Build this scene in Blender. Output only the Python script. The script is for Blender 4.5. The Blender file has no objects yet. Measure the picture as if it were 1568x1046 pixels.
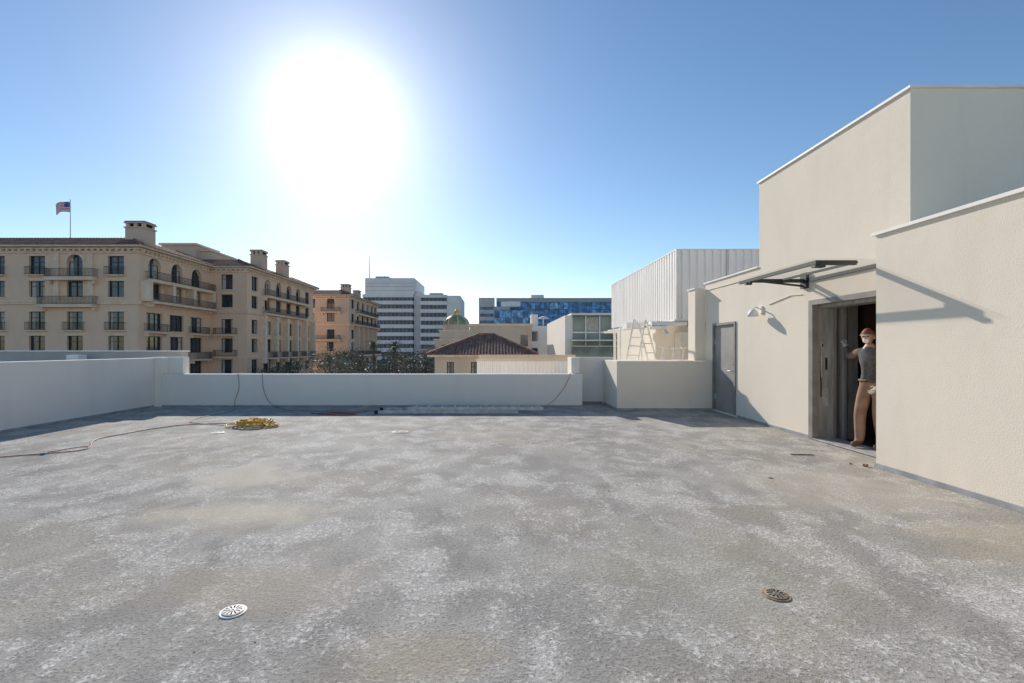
import bpy, bmesh, math, random
from mathutils import Vector, Matrix, noise as mnoise
random.seed(7)
scene = bpy.context.scene
V = Vector
X1,Y1,Z1 = V((1,0,0)),V((0,1,0)),V((0,0,1))

# ------------------------------------------------------------------ materials
def new_mat(name):
    m = bpy.data.materials.new(name); m.use_nodes = True
    return m, m.node_tree, m.node_tree.nodes['Principled BSDF']
def mat(name, c1, c2=None, scale=3.0, rough=0.8, metal=0.0, bump=0.0, bscale=40.0, detail=5, stretch=(1,1,1), lo=0.35, hi=0.65, spec=None):
    m, nt, b = new_mat(name)
    b.inputs['Roughness'].default_value = rough
    b.inputs['Metallic'].default_value = metal
    if spec is not None: b.inputs['Specular IOR Level'].default_value = spec
    if c2 is None: c2 = tuple(c*0.85 for c in c1)
    tc = nt.nodes.new('ShaderNodeTexCoord')
    mp = nt.nodes.new('ShaderNodeMapping'); mp.inputs['Scale'].default_value = stretch
    nt.links.new(tc.outputs['Object'], mp.inputs['Vector'])
    n = nt.nodes.new('ShaderNodeTexNoise'); n.inputs['Scale'].default_value = scale; n.inputs['Detail'].default_value = detail
    nt.links.new(mp.outputs[0], n.inputs['Vector'])
    r = nt.nodes.new('ShaderNodeValToRGB')
    r.color_ramp.elements[0].position = lo; r.color_ramp.elements[1].position = hi
    r.color_ramp.elements[0].color = (*c2,1); r.color_ramp.elements[1].color = (*c1,1)
    nt.links.new(n.outputs['Fac'], r.inputs['Fac'])
    nt.links.new(r.outputs[0], b.inputs['Base Color'])
    return m

def stucco_mat(name, base, dark, stain=0.25):
    """stucco with broad tonal drift, vertical weather streaks and fine grain"""
    m, nt, b = new_mat(name)
    b.inputs['Roughness'].default_value = 0.9
    b.inputs['Specular IOR Level'].default_value = 0.2
    L = nt.links.new
    tc = nt.nodes.new('ShaderNodeTexCoord')
    def noise(scale, st, det=5):
        mp = nt.nodes.new('ShaderNodeMapping'); mp.inputs['Scale'].default_value = st
        L(tc.outputs['Object'], mp.inputs['Vector'])
        n = nt.nodes.new('ShaderNodeTexNoise'); n.inputs['Scale'].default_value = scale; n.inputs['Detail'].default_value = det
        L(mp.outputs[0], n.inputs['Vector']); return n.outputs['Fac']
    def rng(s, a, c, lo, hi):
        r = nt.nodes.new('ShaderNodeMapRange'); r.inputs[1].default_value=a; r.inputs[2].default_value=c
        r.inputs[3].default_value=lo; r.inputs[4].default_value=hi; L(s, r.inputs[0]); return r.outputs[0]
    def mix(f, a, c):
        mx = nt.nodes.new('ShaderNodeMix'); mx.data_type='RGBA'
        L(f, mx.inputs[0])
        if isinstance(a, tuple): mx.inputs[6].default_value=(*a,1)
        else: L(a, mx.inputs[6])
        if isinstance(c, tuple): mx.inputs[7].default_value=(*c,1)
        else: L(c, mx.inputs[7])
        return mx.outputs[2]
    big = rng(noise(0.7,(1,1,1)), .35,.7, 0, 0.6)
    c = mix(big, base, tuple(x*0.92 for x in base))
    streak = rng(noise(1.1,(2.2,2.2,0.4),6), .55,.80, 0, stain)
    c = mix(streak, c, dark)
    speck = rng(noise(55,(1,1,1),3), .45,.7, 0, 0.14)
    c = mix(speck, c, dark)
    L(c, b.inputs['Base Color'])
    bp = nt.nodes.new('ShaderNodeBump'); bp.inputs['Strength'].default_value=0.35; bp.inputs['Distance'].default_value=0.006
    L(noise(70,(1,1,1),3), bp.inputs['Height'])
    bp2 = nt.nodes.new('ShaderNodeBump'); bp2.inputs['Strength'].default_value=0.18; bp2.inputs['Distance'].default_value=0.03
    L(noise(2.0,(1,1,1),2), bp2.inputs['Height']); L(bp.outputs[0], bp2.inputs['Normal'])
    L(bp2.outputs[0], b.inputs['Normal'])
    return m

def floor_mat():
    m, nt, b = new_mat('deck_coating')
    L = nt.links.new
    tc = nt.nodes.new('ShaderNodeTexCoord')
    def noise(scale, st=(1,1,1), det=6, dist=0.0, loc=(0,0,0), rough=0.55, rot=0):
        mp = nt.nodes.new('ShaderNodeMapping'); mp.inputs['Scale'].default_value = st; mp.inputs['Location'].default_value = loc
        mp.inputs['Rotation'].default_value = (0,0,rot)
        L(tc.outputs['Object'], mp.inputs['Vector'])
        n = nt.nodes.new('ShaderNodeTexNoise'); n.inputs['Scale'].default_value = scale; n.inputs['Detail'].default_value = det
        n.inputs['Distortion'].default_value = dist; n.inputs['Roughness'].default_value = rough
        L(mp.outputs[0], n.inputs['Vector']); return n.outputs['Fac']
    def rng(s, a, c, lo=0, hi=1):
        r = nt.nodes.new('ShaderNodeMapRange'); r.interpolation_type='SMOOTHSTEP'
        r.inputs[1].default_value=a; r.inputs[2].default_value=c
        r.inputs[3].default_value=lo; r.inputs[4].default_value=hi; L(s, r.inputs[0]); return r.outputs[0]
    def math_(op, a, c):
        n = nt.nodes.new('ShaderNodeMath'); n.operation=op
        for i,v in enumerate((a,c)):
            if isinstance(v,(int,float)): n.inputs[i].default_value=v
            else: L(v, n.inputs[i])
        return n.outputs[0]
    def mix(f, a, c):
        mx = nt.nodes.new('ShaderNodeMix'); mx.data_type='RGBA'
        L(f, mx.inputs[0])
        for i,v in ((6,a),(7,c)):
            if isinstance(v, tuple): mx.inputs[i].default_value=(*v,1)
            else: L(v, mx.inputs[i])
        return mx.outputs[2]
    patch = noise(0.9,(1,0.9,1),5,0.5)
    c = mix(rng(patch,.38,.62), (.320,.303,.276), (.415,.394,.356))
    mid = noise(2.3,(1.1,0.85,1),5,0.6,(3,1,0),.58,.4)
    c = mix(rng(mid,.46,.66,0,.62), c, (.58,.555,.51))
    dark = noise(1.7,(1.1,0.85,1),5,0.5,(9,4,0),.58,-.5)
    c = mix(rng(dark,.50,.68,0,.58), c, (.225,.215,.20))
    warm = noise(0.38,(1,1,1),4,0.3,(2,7,0))
    c = mix(rng(warm,.45,.66,0,.36), c, (.43,.365,.265))
    # worn light flecks and dark pits in the broadcast aggregate
    fl = noise(30,(1,0.9,1),4,0.8,(0,0,0),.68)
    flm = math_('MULTIPLY', rng(fl,.53,.59,0,1), rng(mid,.40,.60,.10,.78))
    c = mix(flm, c, (.74,.72,.67))
    df = noise(55,(1,1,1),3,0.2,(7,0,0),.6)
    c = mix(rng(df,.53,.64,0,.65), c, (.15,.14,.13))
    def stain(px,py,rx,ry,col,amt,seed):
        nonlocal c
        mp = nt.nodes.new('ShaderNodeMapping'); mp.vector_type='POINT'
        mp.inputs['Location'].default_value=(-px/rx,-py/ry,0); mp.inputs['Scale'].default_value=(1/rx,1/ry,0)
        L(tc.outputs['Object'], mp.inputs['Vector'])
        ln = nt.nodes.new('ShaderNodeVectorMath'); ln.operation='LENGTH'; L(mp.outputs[0], ln.inputs[0])
        d = math_('ADD', ln.outputs['Value'], math_('MULTIPLY', math_('SUBTRACT', noise(2.2,(1,1,1),4,0,(seed,0,0)),.5),1.6))
        c = mix(rng(d,1.1,.35,0,amt), c, col)
    stain(-2.95,5.75,.75,.8,(.57,.51,.42),.7,1)
    stain(-2.35,4.4,1.0,.45,(.56,.49,.38),.65,4)
    stain(-1.5,3.1,.8,.5,(.42,.34,.26),.35,8)
    stain(-0.4,2.35,.5,.3,(.40,.32,.21),.38,11)
    stain(1.3,3.3,1.1,.9,(.36,.345,.26),.4,15)
    stain(3.6,5.0,1.3,1.4,(.50,.45,.37),.45,19)
    stain(4.2,3.6,1.1,.7,(.47,.40,.28),.45,23)
    stain(0.9,6.5,.8,.9,(.30,.285,.26),.5,31)
    L(c, b.inputs['Base Color'])
    b.inputs['Roughness'].default_value=.88
    b.inputs['Specular IOR Level'].default_value=.15
    bp = nt.nodes.new('ShaderNodeBump'); bp.inputs['Strength'].default_value=0.6; bp.inputs['Distance'].default_value=0.009
    L(math_('ADD', fl, math_('MULTIPLY', df, .7)), bp.inputs['Height'])
    L(bp.outputs[0], b.inputs['Normal'])
    return m

def glass_mat(name, c, rough=0.06, spec=.9):
    m, nt, b = new_mat(name)
    b.inputs['Roughness'].default_value=rough
    b.inputs['Specular IOR Level'].default_value=spec
    tc = nt.nodes.new('ShaderNodeTexCoord'); n = nt.nodes.new('ShaderNodeTexNoise'); n.inputs['Scale'].default_value=.4
    nt.links.new(tc.outputs['Object'], n.inputs['Vector'])
    r = nt.nodes.new('ShaderNodeValToRGB'); r.color_ramp.elements[0].position=.4; r.color_ramp.elements[1].position=.6
    r.color_ramp.elements[0].color=(*[x*.6 for x in c],1); r.color_ramp.elements[1].color=(*[x*1.5 for x in c],1)
    nt.links.new(n.outputs['Fac'], r.inputs['Fac']); nt.links.new(r.outputs[0], b.inputs['Base Color'])
    return m

M = {}
M['floor']=floor_mat()
M['cream']=stucco_mat('cream_stucco',(.87,.775,.64),(.62,.53,.42),.25)
M['white']=stucco_mat('white_stucco',(.90,.83,.73),(.64,.59,.52),.25)
M['coping']=mat('coping_metal',(.86,.83,.78),(.76,.73,.69),2,.6)
M['flash']=mat('base_flashing',(.40,.40,.40),(.26,.27,.28),4,.7)
M['hotel']=stucco_mat('hotel_stucco',(.84,.60,.43),(.58,.42,.31),.35)
M['hotel2']=stucco_mat('hotel_wing_stucco',(.68,.52,.40),(.50,.38,.29),.4)
M['hotel_trim']=mat('hotel_trim_stone',(.87,.69,.52),(.74,.57,.43),1.5,.85)
M['tile']=mat('terracotta_tile',(.36,.18,.12),(.18,.105,.08),2.5,.85,lo=.4,hi=.6)
M['glass']=glass_mat('window_glass',(.035,.045,.06))
M['blueglass']=glass_mat('blue_curtain_glass',(.10,.27,.50),.35,.5)
M['blueglass2']=glass_mat('pale_blue_glass',(.26,.47,.68),.4,.5)
M['blueglass3']=glass_mat('dark_blue_glass',(.06,.14,.25),.3,.5)
M['housegl']=glass_mat('greenish_house_glass',(.18,.21,.18),.2,.6)
M['frame']=mat('dark_window_frame',(.07,.075,.075),(.05,.052,.05),5,.5)
M['iron']=mat('dark_iron',(.045,.05,.05),None,5,.5,.3)
M['curtain']=mat('pale_curtain',(.6,.55,.47),(.42,.38,.33),3,.9)
M['office']=mat('office_white_concrete',(.88,.85,.82),(.78,.75,.73),.2,.8)
M['officegl']=mat('office_strip_glass',(.12,.13,.155),(.06,.07,.09),.3,.4)
M['grayc']=mat('gray_concrete',(.50,.48,.45),(.42,.40,.38),.6,.85)
M['roofgray']=mat('dark_slate_roof',(.14,.135,.135),(.10,.095,.095),.6,.85)
M['beige']=mat('beige_plaster',(.72,.59,.45),(.62,.50,.38),.6,.85)
M['screen']=mat('painted_corrugated_metal',(.93,.91,.87),(.86,.83,.79),1.2,.55,0,0,stretch=(1,1,.3))
M['steel']=mat('brushed_steel',(.50,.47,.43),(.34,.32,.29),3,.4,.25,stretch=(4,4,.6))
M['doorgray']=mat('gray_door_paint',(.38,.35,.325),(.30,.28,.26),2.2,.5)
M['doorframe']=mat('door_frame_paint',(.30,.27,.245),(.22,.20,.18),5,.5)
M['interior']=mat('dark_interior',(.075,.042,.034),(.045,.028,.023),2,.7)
M['whitemetal']=mat('white_painted_steel',(.90,.88,.83),(.74,.70,.64),5,.5)
M['alu']=mat('aluminium',(.62,.61,.59),(.42,.41,.40),9,.45,.2)
M['rung']=mat('aluminium_rung',(.80,.79,.76),(.62,.61,.59),9,.5,.1)
M['yellow']=mat('yellow_hose_rubber',(.78,.49,.07),(.54,.31,.03),20,.6)
M['redcord']=mat('red_cord_rubber',(.34,.12,.085),(.22,.09,.07),10,.6)
M['orangecord']=mat('faded_orange_cord',(.46,.27,.18),(.34,.2,.13),10,.6)
M['blackr']=mat('black_rubber',(.02,.02,.02),None,10,.6)
M['rust']=mat('rusty_ring',(.50,.32,.15),(.22,.14,.08),30,.8)
M['castiron']=mat('drain_metal',(.72,.70,.66),(.45,.43,.40),40,.6,.1)
M['castdark']=mat('drain_iron',(.42,.36,.28),(.18,.15,.12),40,.7,.1)
M['hole']=mat('drain_hole',(.012,.012,.012),None,5,.9)
M['bark']=mat('tree_bark',(.16,.12,.09),(.09,.07,.05),6,.9)
M['leaf']=mat('leaf_green',(.14,.165,.09),(.06,.08,.045),1.2,.6)
M['leaf2']=mat('leaf_grey_brown',(.36,.31,.25),(.17,.145,.12),1.2,.7)
M['ground']=mat('city_ground',(.34,.32,.29),(.22,.22,.20),.02,.9)
M['road']=mat('asphalt',(.065,.065,.065),(.045,.045,.045),.5,.9)
M['pave']=mat('pavement',(.40,.39,.36),(.32,.31,.29),.8,.9)
M['paint']=mat('road_paint',(.75,.75,.72),(.6,.6,.57),2,.8)
M['green_dome']=mat('dome_tiles',(.17,.26,.19),(.48,.36,.12),1.6,.5,lo=.45,hi=.55)
M['gold']=mat('gold_leaf',(.90,.62,.10),(.7,.46,.08),4,.5,.3)
M['flagred']=mat('flag_red',(.62,.05,.06)); M['flagwhite']=mat('flag_white',(.85,.85,.85)); M['flagblue']=mat('flag_blue',(.05,.09,.30))
M['skin']=mat('skin',(.52,.31,.22),(.47,.27,.19),12,.55)
M['vest']=mat('dark_work_vest',(.12,.115,.115),(.07,.065,.065),14,.85)
M['shirt']=mat('brown_work_shirt',(.26,.16,.11),(.18,.11,.08),10,.9)
M['pants']=mat('tan_work_trousers',(.34,.205,.13),(.24,.145,.095),8,.9)
M['boot']=mat('leather_boot',(.12,.075,.05),None,8,.7)
M['glove']=mat('pale_work_glove',(.72,.69,.63),(.50,.47,.43),25,.9)
M['mask']=mat('white_dust_mask',(.80,.80,.78),None,10,.8)
M['cap']=mat('brown_cap',(.30,.10,.06),(.2,.07,.045),10,.8)
M['capbrim']=mat('cap_brim_pale',(.55,.5,.44),None,10,.8)
M['hair']=mat('dark_hair',(.025,.02,.015),None,30,.7)
M['lens']=mat('dark_lens',(.02,.02,.02),None,5,.1)
m,nt,b = new_mat('canopy_glass')
b.inputs['Base Color'].default_value=(.62,.68,.66,1); b.inputs['Roughness'].default_value=.15
b.inputs['Alpha'].default_value=.10
M['canopyglass']=m

# ------------------------------------------------------------------ mesh builder
class Part:
    def __init__(s): s.v=[]; s.f=[]; s.m=[]
    def poly(s, pts, mi=0):
        k=len(s.v); s.v += [tuple(p) for p in pts]; s.f.append(tuple(range(k,k+len(pts)))); s.m.append(mi)
    def obox(s,o,u,n,u0,u1,z0,z1,d0,d1,mi=0):
        P=lambda a,d,z: tuple(o+u*a+n*d+Z1*z)
        c=[P(u0,d0,z0),P(u1,d0,z0),P(u1,d1,z0),P(u0,d1,z0),P(u0,d0,z1),P(u1,d0,z1),P(u1,d1,z1),P(u0,d1,z1)]
        k=len(s.v); s.v+=c
        for f in ((0,3,2,1),(4,5,6,7),(0,1,5,4),(1,2,6,5),(2,3,7,6),(3,0,4,7)):
            s.f.append(tuple(k+i for i in f)); s.m.append(mi)
    def box(s,x0,x1,y0,y1,z0,z1,mi=0): s.obox(V((0,0,0)),X1,Y1,x0,x1,z0,z1,y0,y1,mi)
    def tube(s,path,r,seg=8,mi=0,cap=True):
        path=[V(p) for p in path]; n=len(path)
        rr = r if isinstance(r,(list,tuple)) else [r]*n
        rings=[]; prev=None
        for i,p in enumerate(path):
            t=(path[min(i+1,n-1)]-path[max(i-1,0)]).normalized()
            if prev is None:
                a = Z1 if abs(t.z)<.9 else X1
                side=t.cross(a).normalized()
            else:
                side=(prev-t*prev.dot(t)); side = side.normalized() if side.length>1e-5 else t.cross(Z1 if abs(t.z)<.9 else X1).normalized()
            prev=side; up=side.cross(t)
            rings.append(len(s.v))
            for j in range(seg):
                a=2*math.pi*j/seg
                s.v.append(tuple(p+side*(math.cos(a)*rr[i])+up*(math.sin(a)*rr[i])))
        for i in range(n-1):
            for j in range(seg):
                s.f.append((rings[i]+j,rings[i]+(j+1)%seg,rings[i+1]+(j+1)%seg,rings[i+1]+j)); s.m.append(mi)
        if cap:
            s.f.append(tuple(rings[0]+j for j in range(seg))); s.m.append(mi)
            s.f.append(tuple(rings[-1]+j for j in range(seg))); s.m.append(mi)
    def revolve(s,c,prof,seg=24,mi=0):
        k=len(s.v)
        for r,z in prof:
            for j in range(seg):
                a=2*math.pi*j/seg; s.v.append((c[0]+r*math.cos(a),c[1]+r*math.sin(a),c[2]+z))
        for i in range(len(prof)-1):
            for j in range(seg):
                s.f.append((k+i*seg+j,k+i*seg+(j+1)%seg,k+(i+1)*seg+(j+1)%seg,k+(i+1)*seg+j)); s.m.append(mi)
    def mesh(s,name,mats,smooth=False):
        me=bpy.data.meshes.new(name); me.from_pydata(s.v,[],s.f)
        for mm in mats: me.materials.append(mm)
        me.polygons.foreach_set('material_index', s.m)
        if smooth: me.polygons.foreach_set('use_smooth',[True]*len(s.f))
        me.update(); return me

def link(o): scene.collection.objects.link(o); return o
def single(name, part, mats, smooth=False):
    return link(bpy.data.objects.new(name, part.mesh(name,mats,smooth)))
class B:
    def __init__(s,name): s.name=name; s.parts={}
    def p(s,name,m):
        if name not in s.parts: s.parts[name]=(Part(),M[m],)
        return s.parts[name][0]
    def done(s,smooth=()):
        e=link(bpy.data.objects.new(s.name,None)); e.empty_display_size=.2
        for k,(pt,m) in s.parts.items():
            o=link(bpy.data.objects.new(k, pt.mesh(s.name+'_'+k,[m],k in smooth))); o.parent=e
        return e

def facade(b,o,u,n,W,z0,z1,ops,wall='walls',wm='hotel',gm='glass',fm='frame',mull=True,depth=.3):
    w=b.p(wall,wm)
    us=sorted(set([0,W]+[x for q in ops for x in (q['u0'],q['u1'])])); zs=sorted(set([z0,z1]+[x for q in ops for x in (q['z0'],q['z1'])]))
    P=lambda a,z,d=0: o+u*a+Z1*z+n*d
    for i in range(len(us)-1):
        for j in range(len(zs)-1):
            a,c=us[i],us[i+1]; e,f=zs[j],zs[j+1]; ca,cz=(a+c)/2,(e+f)/2
            if any(q['u0']<ca<q['u1'] and q['z0']<cz<q['z1'] for q in ops): continue
            w.poly([P(a,e),P(c,e),P(c,f),P(a,f)])
    for q in ops:
        a,c,e,f=q['u0'],q['u1'],q['z0'],q['z1']; d=-q.get('d',depth)
        w.poly([P(a,e),P(a,f),P(a,f,d),P(a,e,d)]); w.poly([P(c,e),P(c,f),P(c,f,d),P(c,e,d)])
        w.poly([P(a,e),P(c,e),P(c,e,d),P(a,e,d)])
        if q.get('arch'):
            r=(c-a)/2; cu=(a+c)/2; cz=f-r; pts=[(cu+r*math.cos(t),cz+r*math.sin(t)) for t in [math.pi*k/12 for k in range(13)]]
            w.poly([P(c,f)]+[P(*x) for x in pts[:7]]); w.poly([P(a,f)]+[P(*x) for x in pts[:5:-1]])
            for k in range(12): w.poly([P(*pts[k]),P(*pts[k+1]),P(*pts[k+1],d),P(*pts[k],d)])
            t=b.p('arch_trim','hotel_trim')
            for k in range(12):
                x=[(cu+(r+ex)*math.cos(tt),cz+(r+ex)*math.sin(tt)) for tt in (math.pi*k/12,math.pi*(k+1)/12) for ex in (.02,.25)]
                t.poly([P(*x[0],.05),P(*x[1],.05),P(*x[3],.05),P(*x[2],.05)])
                t.poly([P(*x[1],.05),P(*x[3],.05),P(*x[3]),P(*x[1])])
        else:
            w.poly([P(a,f),P(c,f),P(c,f,d),P(a,f,d)])
        if q.get('open'): continue
        g=b.p('window_glass',gm); g.poly([P(a,e,d),P(c,e,d),P(c,f,d),P(a,f,d)])
        if mull:
            fr=b.p('window_frames',fm); t=.07; dd0,dd1=d+.01,d+.09
            for x in (a,c-t): fr.obox(o,u,n,x,x+t,e,f,dd0,dd1)
            nm=q.get('nm',2)
            for k in range(1,nm): x=a+(c-a)*k/nm; fr.obox(o,u,n,x-t/2,x+t/2,e+t,f-t,dd0,dd1)
            fr.obox(o,u,n,a+t,c-t,f-t,f,dd0,dd1); fr.obox(o,u,n,a+t,c-t,e,e+t,dd0,dd1)
            zz=e+(f-e)*.68; fr.obox(o,u,n,a+t,c-t,zz-.03,zz+.03,dd0-.002,dd1-.02)
            if random.random()<.5:
                cu=b.p('curtains','curtain'); s=(c-a)*random.uniform(.15,.3)
                cu.obox(o,u,n,a+t,a+t+s,e+t,f-t,d+.004,d+.012)
                if random.random()<.5: cu.obox(o,u,n,c-t-s,c-t,e+t,f-t,d+.004,d+.012)

def railing(b,o,u,n,u0,u1,z,d,h=1.0):
    r=b.p('railings','iron')
    r.obox(o,u,n,u0,u1,z+h-.05,z+h,d-.05,d); r.obox(o,u,n,u0,u1,z+.08,z+.12,d-.045,d-.005)
    k=int((u1-u0)/.16)
    for i in range(k+1):
        x=u0+.01+(u1-u0-.03)*i/max(k,1); r.obox(o,u,n,x,x+.025,z,z+h-.05,d-.04,d-.015)
    for x in (u0,u1-.03):
        r.obox(o,u,n,x+.001,x+.031,z+h-.045,z+h-.005,.02,d-.05)
        kk=int(d/.16)
        for i in range(1,kk): r.obox(o,u,n,x,x+.025,z,z+h-.05,d*i/kk-.012,d*i/kk+.012)
def balcony(b,o,u,n,u0,u1,z,d,slab=.25,brk=True):
    s=b.p('balcony_slabs','hotel_trim'); s.obox(o,u,n,u0,u1,z-slab,z,.003,d)
    s.obox(o,u,n,u0-.06,u1+.06,z-.08,z-.02,.004,d+.06)
    if brk:
        for x in (u0+.15,u1-.4): s.obox(o,u,n,x,x+.25,z-slab-.4,z-slab,.003,d*.6)
    railing(b,o,u,n,u0+.03,u1-.03,z,d-.03)

def tile_plane(b,e0,e1,t0,t1,sp=.32,r=.09,part='roof_tiles',m='tile'):
    p=b.p(part,m); e0,e1,t0,t1=map(V,(e0,e1,t0,t1)); p.poly([e0,e1,t1,t0])
    eu=(e1-e0); L=eu.length; eu.normalize(); s0=(t0-e0).dot(eu); s1=(t1-e0).dot(eu)
    sl=(t0-e0)-eu*s0; T=sl.length; sl.normalize(); nn=eu.cross(sl).normalized()
    if nn.z<0: nn=-nn
    x=sp/2
    while x<L:
        if x<s0: tm=T*x/s0
        elif x>s1 and L>s1: tm=T*(L-x)/(L-s1)
        else: tm=T
        if tm>.15:
            a=e0+eu*x-sl*.06; c=e0+eu*x+sl*tm
            q=[-eu*r,-eu*r*.55+nn*r*.8,eu*r*.55+nn*r*.8,eu*r]
            for i in range(3): p.poly([a+q[i],a+q[i+1],c+q[i+1],c+q[i]])
            p.poly([a+k for k in q])
        x+=sp
def hip(b,x0,x1,y0,y1,z,rise,inset,ov=1.0,sp=.4,flat='grayc'):
    x0-=ov;x1+=ov;y0-=ov;y1+=ov; i=inset; t=z+rise
    a,c,d,e=(x0,y0,z),(x1,y0,z),(x1,y1,z),(x0,y1,z); A,C,D,E=(x0+i,y0+i,t),(x1-i,y0+i,t),(x1-i,y1-i,t),(x0+i,y1-i,t)
    tile_plane(b,a,c,A,C,sp); tile_plane(b,c,d,C,D,sp); tile_plane(b,d,e,D,E,sp); tile_plane(b,e,a,E,A,sp)
    if x1-x0>2*i+.1 and y1-y0>2*i+.1: b.p('flat_roof',flat).poly([A,C,D,E])
    b.p('eaves','hotel_trim').box(x0+.05,x1-.05,y0+.05,y1-.05,z-.22,z-.02)
    for s_,t_ in ((a,A),(c,C),(d,D),(e,E)): b.p('roof_tiles','tile').tube([V(s_)+Z1*.06,V(t_)+Z1*.06],.14,6)

# ------------------------------------------------------------------ ground, streets
g=Part(); g.poly([(-4000,-4000,-13),(4000,-4000,-13),(4000,4000,-13),(-4000,4000,-13)])
single('ground',g,[M['ground']])
rd=B('street')
rd.p('roadway','road').box(-400,400,28,38,-13.1,-12.99)
rd.p('roadway','road').box(-30,-19,38.002,400,-13.1,-12.99)
for y in range(45,390,6): rd.p('lane_markings','paint').box(-24.6,-24.45,y,y+3,-12.995,-12.985)
for x in range(-200,200,6): rd.p('lane_markings','paint').box(x,x+3,32.9,33.05,-12.995,-12.985)
rd.p('kerb_and_pavement','pave').box(-33,-30.002,38,400,-13.1,-12.86)
rd.p('kerb_and_pavement','pave').box(-18.998,-16,38,400,-13.1,-12.86)
rd.p('kerb_and_pavement','pave').box(-400,400,25,27.998,-13.1,-12.86)
rd.done()

# ------------------------------------------------------------------ our roof
f=Part(); f.box(-9.1,5.7,-8.5,13.5,-.3,0)
single('roof_deck',f,[M['floor']])
f=Part(); f.box(-9.05,12,-8.4,13.4,-13,-.302); f.box(2.3,12,13.402,27,-13,-.02)
single('office_building_base',f,[M['cream']])

def wall_obj(name, boxes, m='white', flash=None):
    b=B(name)
    for q in boxes: b.p('wall',m).box(*q)
    for q in (flash or []): b.p('base_flashing','flash').box(*q)
    e=b.done()
    for o in e.children:
        if o.name.startswith('wall'):
            bv=o.modifiers.new('bevel','BEVEL'); bv.width=.012; bv.segments=2
    return e
wall_obj('parapet_wall',[(-9.1,-8.8,-8.5,12.46,0.001,1.26)],flash=[(-8.799,-8.785,-8.4,12.4,.002,.05)])
wall_obj('parapet_wall',[(-9.1,-8.62,12.461,12.74,0.001,1.27),(-9.1,-8.25,12.741,13.0,0.001,1.28)])
wall_obj('parapet_wall',[(-8.619,2.22,12.47,12.74,0.001,.843)],flash=[(-8.61,2.2,12.455,12.469,.002,.045)])
wall_obj('parapet_wall',[(1.98,3.2,13.2,13.45,0.001,1.27),(1.98,2.2,12.745,13.198,.002,1.268)],flash=[(2.23,2.9,13.18,13.199,.002,.06)])
wall_obj('parapet_wall',[(2.92,5.24,11.7,13.19,0.001,1.2)],'cream',flash=[(2.93,5.2,11.684,11.699,.002,.06),(2.905,2.919,11.7,13.1,.002,.06)])
wall_obj('parapet_wall',[(-9.1,4.8,-8.5,-8.2,0.002,1.26)])

# right-hand stair / lift penthouse
b=B('stair_penthouse')
o=V((5.25,6.13,0)); n=-X1; u=Y1
facade(b,o,u,n,3.53,0,2.93,[dict(u0=.40,u1=1.91,z0=0,z1=2.25,d=.2,open=True)],wm='cream')
o2=V((5.25,9.66,0))
facade(b,o2,u,n,2.48,0,3.12,[dict(u0=.93,u1=2.06,z0=.04,z1=2.1,d=.07,open=True)],wm='cream')
w=b.p('walls','cream')
w.box(5.25,11,6.131,9.66,2.93,4.8)
w.box(5.4,11,9.66,12.14,2.6,3.12)
w.poly([(5.25,12.14,0),(8,12.14,0),(8,12.14,3.12),(5.25,12.14,3.12)])
w.poly([(5.25,9.66,3.12),(5.4,9.66,3.12),(5.4,12.14,3.12),(5.25,12.14,3.12)])
w.box(4.815,11,-8.4,6.13,0.001,2.93)
w.box(5.0,5.249,12.16,12.6,0.001,3.0)
cp=b.p('coping','coping')
cp.box(5.22,5.36,6.10,9.69,4.8,4.832); cp.box(5.361,11,6.10,6.24,4.8,4.832); cp.box(5.361,11,9.55,9.69,4.8,4.832)
cp.box(4.78,4.98,-8.4,6.17,2.93,2.968); cp.box(4.981,5.249,6.0,6.17,2.93,2.968)
cp.box(5.22,5.36,9.691,12.2,3.12,3.152); cp.box(5.361,8,12.05,12.2,3.12,3.152)
cp.box(4.97,5.209,12.13,12.62,3.0,3.03)
fl=b.p('base_flashing','flash')
fl.box(4.795,4.814,-8.4,6.13,.002,.055); fl.box(5.232,5.249,8.1,10.5,.002,.05); fl.box(4.8,5.249,6.131,6.145,.002,.05)
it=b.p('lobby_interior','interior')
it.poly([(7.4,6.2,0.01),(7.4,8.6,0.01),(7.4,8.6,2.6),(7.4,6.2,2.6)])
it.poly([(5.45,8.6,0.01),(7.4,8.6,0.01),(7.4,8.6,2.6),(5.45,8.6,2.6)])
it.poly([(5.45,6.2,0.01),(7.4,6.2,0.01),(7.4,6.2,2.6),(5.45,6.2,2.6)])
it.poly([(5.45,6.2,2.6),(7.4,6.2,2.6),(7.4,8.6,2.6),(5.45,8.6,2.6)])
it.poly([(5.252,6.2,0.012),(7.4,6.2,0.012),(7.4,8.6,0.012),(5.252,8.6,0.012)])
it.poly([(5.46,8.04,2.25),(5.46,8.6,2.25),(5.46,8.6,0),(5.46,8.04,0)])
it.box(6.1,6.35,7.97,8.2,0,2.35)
b.done()

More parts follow.
